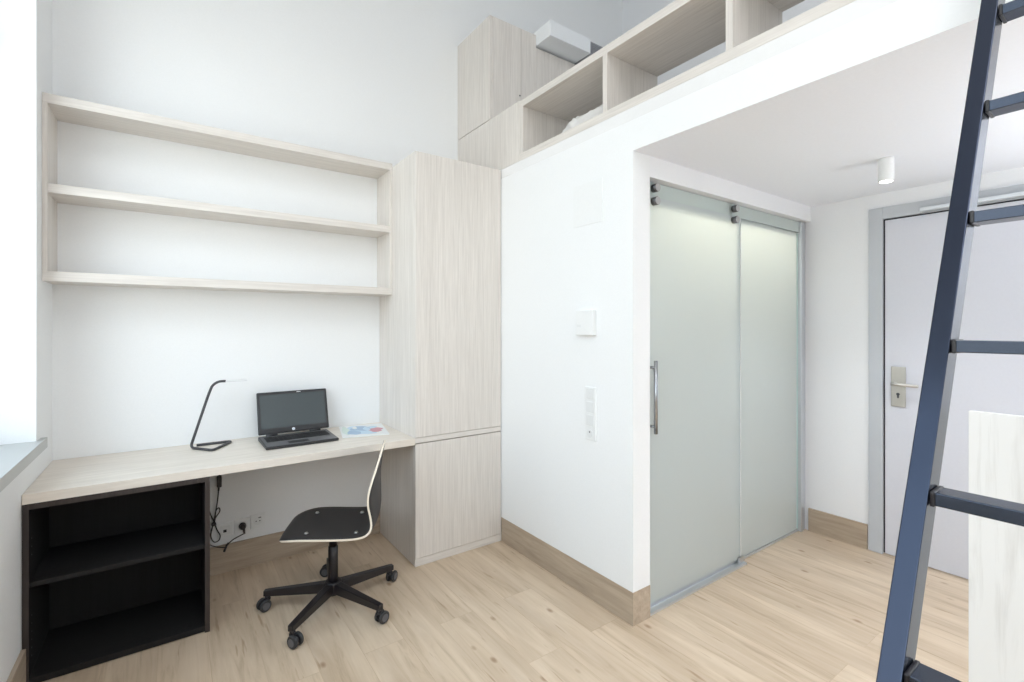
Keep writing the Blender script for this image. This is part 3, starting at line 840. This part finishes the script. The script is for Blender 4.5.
# profile stations: forward, height, half width, dish (edges raised towards the sitter)
ST_ = [(.238, .405, .085, -.004), (.233, .414, .120, -.003), (.218, .426, .150, -.002), (.180, .436, .180, .000), (.12, .440, .200, .003), (.04, .434, .206, .006), (-.06, .425, .204, .008),
       (-.125, .422, .200, .010), (-.165, .429, .196, .012), (-.190, .448, .190, .016), (-.200, .475, .182, .022), (-.203, .52, .182, .034), (-.200, .57, .190, .042), (-.199, .62, .192, .038),
       (-.203, .67, .180, .026), (-.211, .72, .160, .014), (-.221, .772, .128, .006), (-.229, .806, .095, .003), (-.234, .825, .05, .001)]
def catm(A, sub):
    out = []
    for i in range(len(A) - 1):
        a, b_, c_, d_ = A[max(i - 1, 0)], A[i], A[i + 1], A[min(i + 2, len(A) - 1)]
        for k in range(sub):
            u = k / sub
            out.append(tuple(0.5 * (2 * q + (r - p) * u + (2 * p - 5 * q + 4 * r - s) * u * u + (3 * q - p - 3 * r + s) * u ** 3) for p, q, r, s in zip(a, b_, c_, d_)))
    out.append(A[-1]); return out
prof = catm(ST_, 3)
NL = 16
b = BM(); TH = .0095
front, back = [], []
for i, (f, z, w, dsh) in enumerate(prof):
    a = prof[max(i - 1, 0)]; c_ = prof[min(i + 1, len(prof) - 1)]
    tx, tz = c_[0] - a[0], c_[1] - a[1]; ln = math.hypot(tx, tz) or 1
    nx, nz = tz / ln, -tx / ln         # normal towards the sitter (up on the seat, forward on the back)
    ra, rb = [], []
    for k in range(NL + 1):
        s = 2 * k / NL - 1
        h = dsh * (s * s - .3)
        # rounded front lip: the middle reaches further than the corners
        ra.append(b.verts.new(S(f + nx * h, w * s, z + nz * h)))
        rb.append(b.verts.new(S(f + nx * (h - TH), w * s, z + nz * (h - TH))))
    front.append(ra); back.append(rb)
def fq(*v, mi=0):
    q = b.faces.new(v); q.material_index = mi; q.smooth = (mi == 0)
for i in range(len(prof) - 1):
    for k in range(NL):
        fq(front[i][k], front[i + 1][k], front[i + 1][k + 1], front[i][k + 1])
        fq(back[i][k], back[i][k + 1], back[i + 1][k + 1], back[i + 1][k])
    for k in (0, NL):
        fq(front[i][k], back[i][k], back[i + 1][k], front[i + 1][k], mi=1)
for i in (0, len(prof) - 1):
    for k in range(NL):
        fq(front[i][k], front[i][k + 1], back[i][k + 1], back[i][k], mi=1)
shell = obj('seat_shell', b, ['black_laminate', 'birch'], t, local=True)
for f, l in ((.11, .128), (.11, -.128), (-.115, .128), (-.115, -.128)):
    z = .4405 if f > 0 else .426
    b = BM(); cyl(b, S(f, l, z - .002), S(f, l, z + .0045), .0105, .008, n=18); obj('bolt', b, 'chrome', shell, local=True)
b = BM()
vs = BM(); vs.free()
for sgn in (1, -1):
    tube(b, [S(.11, sgn * .13, .417), S(.05, sgn * .07, .404), S(0, 0, .398)], .012, n=10)
    tube(b, [S(-.09, sgn * .13, .405), S(-.05, sgn * .07, .400), S(0, 0, .398)], .012, n=10)
cyl(b, (0, 0, .375), (0, 0, .401), .05, .045, n=24, bev=.004)
obj('seat_bracket', b, 'black_metal', t, local=True)
b = BM(); tube(b, [S(.0, -.04, .393), S(.0, -.14, .392), S(.0, -.185, .390)], .005, n=10); obj('height_lever', b, 'black_metal', t, local=True)
b = BM(); cyl(b, (0, 0, .10), (0, 0, .30), .0235, n=24, bev=.002); cyl(b, (0, 0, .30), (0, 0, .39), .020, n=24)
cyl(b, (0, 0, .06), (0, 0, .125), .036, .040, n=24, bev=.003)
obj('gas_column', b, 'black_metal', t, local=True)
def caster(ang, r, swivel):
    d = Vector((math.cos(ang), math.sin(ang), 0)); c0 = d * r
    sd = Vector((math.cos(swivel), math.sin(swivel), 0)); ax = Vector((-sd.y, sd.x, 0))
    wc = c0 + sd * .018 + Vector((0, 0, .0287))
    return d, c0, sd, ax, wc
for k, (deg, sw) in enumerate(((151, 200), (223, 300), (295, 20), (7, 40), (79, 150))):
    a = math.radians(deg); d, c0, sd, ax, wc = caster(a, .315, math.radians(sw))
    n_ = Vector((-d.y, d.x, 0))
    b = BM()
    # tapered box arm
    pts = []
    for r, z0, z1, hw_ in ((.025, .070, .120, .020), (.312, .068, .097, .0140), (.331, .068, .095, .0130)):
        pts.append([b.verts.new(d * r + n_ * s * hw_ + Vector((0, 0, z))) for s, z in ((-1, z0), (1, z0), (1, z1), (-1, z1))])
    for A, B in zip(pts, pts[1:]):
        for i in range(4): b.faces.new((A[i], A[(i + 1) % 4], B[(i + 1) % 4], B[i]))
    b.faces.new(pts[0][::-1]); b.faces.new(pts[-1])
    bmesh.ops.bevel(b, geom=b.edges[:], offset=.003, segments=2, profile=.5, affect='EDGES')
    lg = obj('leg', b, 'black_metal', t, local=True)
    b = BM()
    cyl(b, c0 + Vector((0, 0, .052)), c0 + Vector((0, 0, .067)), .012, n=14)
    # fork hood
    cyl(b, wc - ax * .006, wc + ax * .006, .022, n=20)
    box_c = c0 + Vector((0, 0, .048)); cyl(b, box_c, box_c + Vector((0, 0, .008)), .015, n=14)
    cst = obj('castor', b, 'black_metal', t, local=True)
    for s in (-1, 1):
        b = BM(); cyl(b, wc + ax * s * .0075, wc + ax * s * .0235, .0285, n=26, bev=.004); w_ = obj('wheel', b, 'rubber', cst, local=True)
        cyl_b = BM()
    for s in (-1, 1):
        b = BM(); cyl(b, wc + ax * s * .0237, wc + ax * s * .0252, .0175, n=22); obj('wheel_cap', b, 'hub_grey', cst, local=True)

# ------------------------------------------------------------------ light
W = bpy.data.worlds.new('daylight'); SC.world = W; W.use_nodes = True
wn = W.node_tree; bg = wn.nodes['Background']
tc = N(wn, 'ShaderNodeTexCoord'); sp = N(wn, 'ShaderNodeSeparateXYZ'); cr = N(wn, 'ShaderNodeValToRGB')
wn.links.new(tc.outputs['Generated'], sp.inputs[0]); wn.links.new(sp.outputs['Z'], cr.inputs[0])
e = cr.color_ramp.elements
e[0].position = 0.0; e[0].color = (0.62, 0.63, 0.62, 1); e[1].position = 0.6; e[1].color = (0.72, 0.86, 1.0, 1)
k = e.new(0.06); k.color = (0.98, 0.99, 1.0, 1)
wn.links.new(cr.outputs[0], bg.inputs[0])
# the sky is brighter towards the hidden sun behind the viewer (-y)
mr = N(wn, 'ShaderNodeMapRange'); mr.inputs['From Min'].default_value = -1.0; mr.inputs['From Max'].default_value = 0.4
mr.inputs['To Min'].default_value = 3.75; mr.inputs['To Max'].default_value = 1.9
wn.links.new(sp.outputs['Y'], mr.inputs['Value']); wn.links.new(mr.outputs[0], bg.inputs[1])

def area(name, loc, rot, sx, sy, power, col=(1, 1, 1), portal=False, spread=None):
    L = bpy.data.lights.new(name, 'AREA'); L.shape = 'RECTANGLE'; L.size = sx; L.size_y = sy; L.energy = power; L.color = col
    if portal: L.cycles.is_portal = True
    if spread: L.spread = spread
    o = bpy.data.objects.new(name, L); COL.objects.link(o); o.location = loc; o.rotation_euler = rot
    return o
for w in (W1, W2):
    area('window_daylight_portal', (XL - .31, (w[0] + w[1]) / 2, (w[2] + w[3]) / 2), (0, -PI / 2, 0), w[3] - w[2], w[1] - w[0], 1, portal=True)
area('window_daylight_portal', ((WF[0] + WF[1]) / 2, YF - .14, (WF[2] + WF[3]) / 2), (PI / 2, 0, 0), WF[1] - WF[0], WF[3] - WF[2], 1, portal=True)
# bathroom ceiling light, spot over the entrance
area('bathroom_lamp', (2.75, 1.85, 2.20), (0, 0, 0), 1.5, .20, 15, (1.0, 0.87, 0.66))
area('high_fill_light', (.45, -1.0, ZT - .06), (0, 0, 0), 1.6, 2.4, 32, (.95, .975, 1.0))  # added wide fill light high up, no fixture
area('floor_fill_light', (.55, -.9, ZT - .06), (0, 0, 0), .9, 2.0, 12, (.95, .975, 1.0), spread=math.radians(80))  # added narrow fill aimed at the floor for bounce, no fixture
L = bpy.data.lights.new('underloft_fill', 'SPOT'); L.energy = 125; L.spot_size = math.radians(150); L.spot_blend = 1.0; L.shadow_soft_size = .18; L.color = (.88, .94, 1.0)  # added unseen upward fill to brighten the low ceiling
o = bpy.data.objects.new('underloft_fill', L); COL.objects.link(o); o.location = (2.9, -1.0, 1.0); o.rotation_euler = (PI, 0, 0)
for yy in (-.35, -1.5):  # two added spots out of view, extra fill under the loft, no fixtures
    L = bpy.data.lights.new('spot_beam', 'SPOT'); L.energy = 19; L.spot_size = math.radians(120); L.spot_blend = .9; L.shadow_soft_size = .04; L.color = (.93, .96, 1)
    o = bpy.data.objects.new('spot_beam', L); COL.objects.link(o); o.location = (2.86, yy, ZC - .125)
L = bpy.data.lights.new('spot_beam', 'SPOT'); L.energy = 19; L.spot_size = math.radians(100); L.spot_blend = .8; L.shadow_soft_size = .025; L.color = (.93, .96, 1)
o = bpy.data.objects.new('spot_beam', L); COL.objects.link(o); o.location = (2.86, .862, ZC - .125)

# ------------------------------------------------------------------ camera
cam = bpy.data.cameras.new('camera'); co = bpy.data.objects.new('camera', cam); COL.objects.link(co)
cam.sensor_width = 36.0; cam.lens = 480 / 1024 * 36; cam.shift_y = -14 / 1024; cam.clip_start = .02
co.location = (0, 0, 1.4); co.rotation_euler = (PI / 2, 0, -math.radians(35.3))
SC.camera = co

SC.view_settings.view_transform = 'Standard'; SC.view_settings.look = 'None'
SC.view_settings.gamma = 1; SC.view_settings.use_curve_mapping = False
SC.view_settings.exposure = 0.52
cy = SC.cycles
cy.use_denoising = True; cy.max_bounces = 14; cy.diffuse_bounces = 8; cy.glossy_bounces = 5; cy.transmission_bounces = 8; cy.transparent_max_bounces = 12
cy.sample_clamp_indirect = 8; cy.caustics_reflective = False; cy.caustics_refractive = False
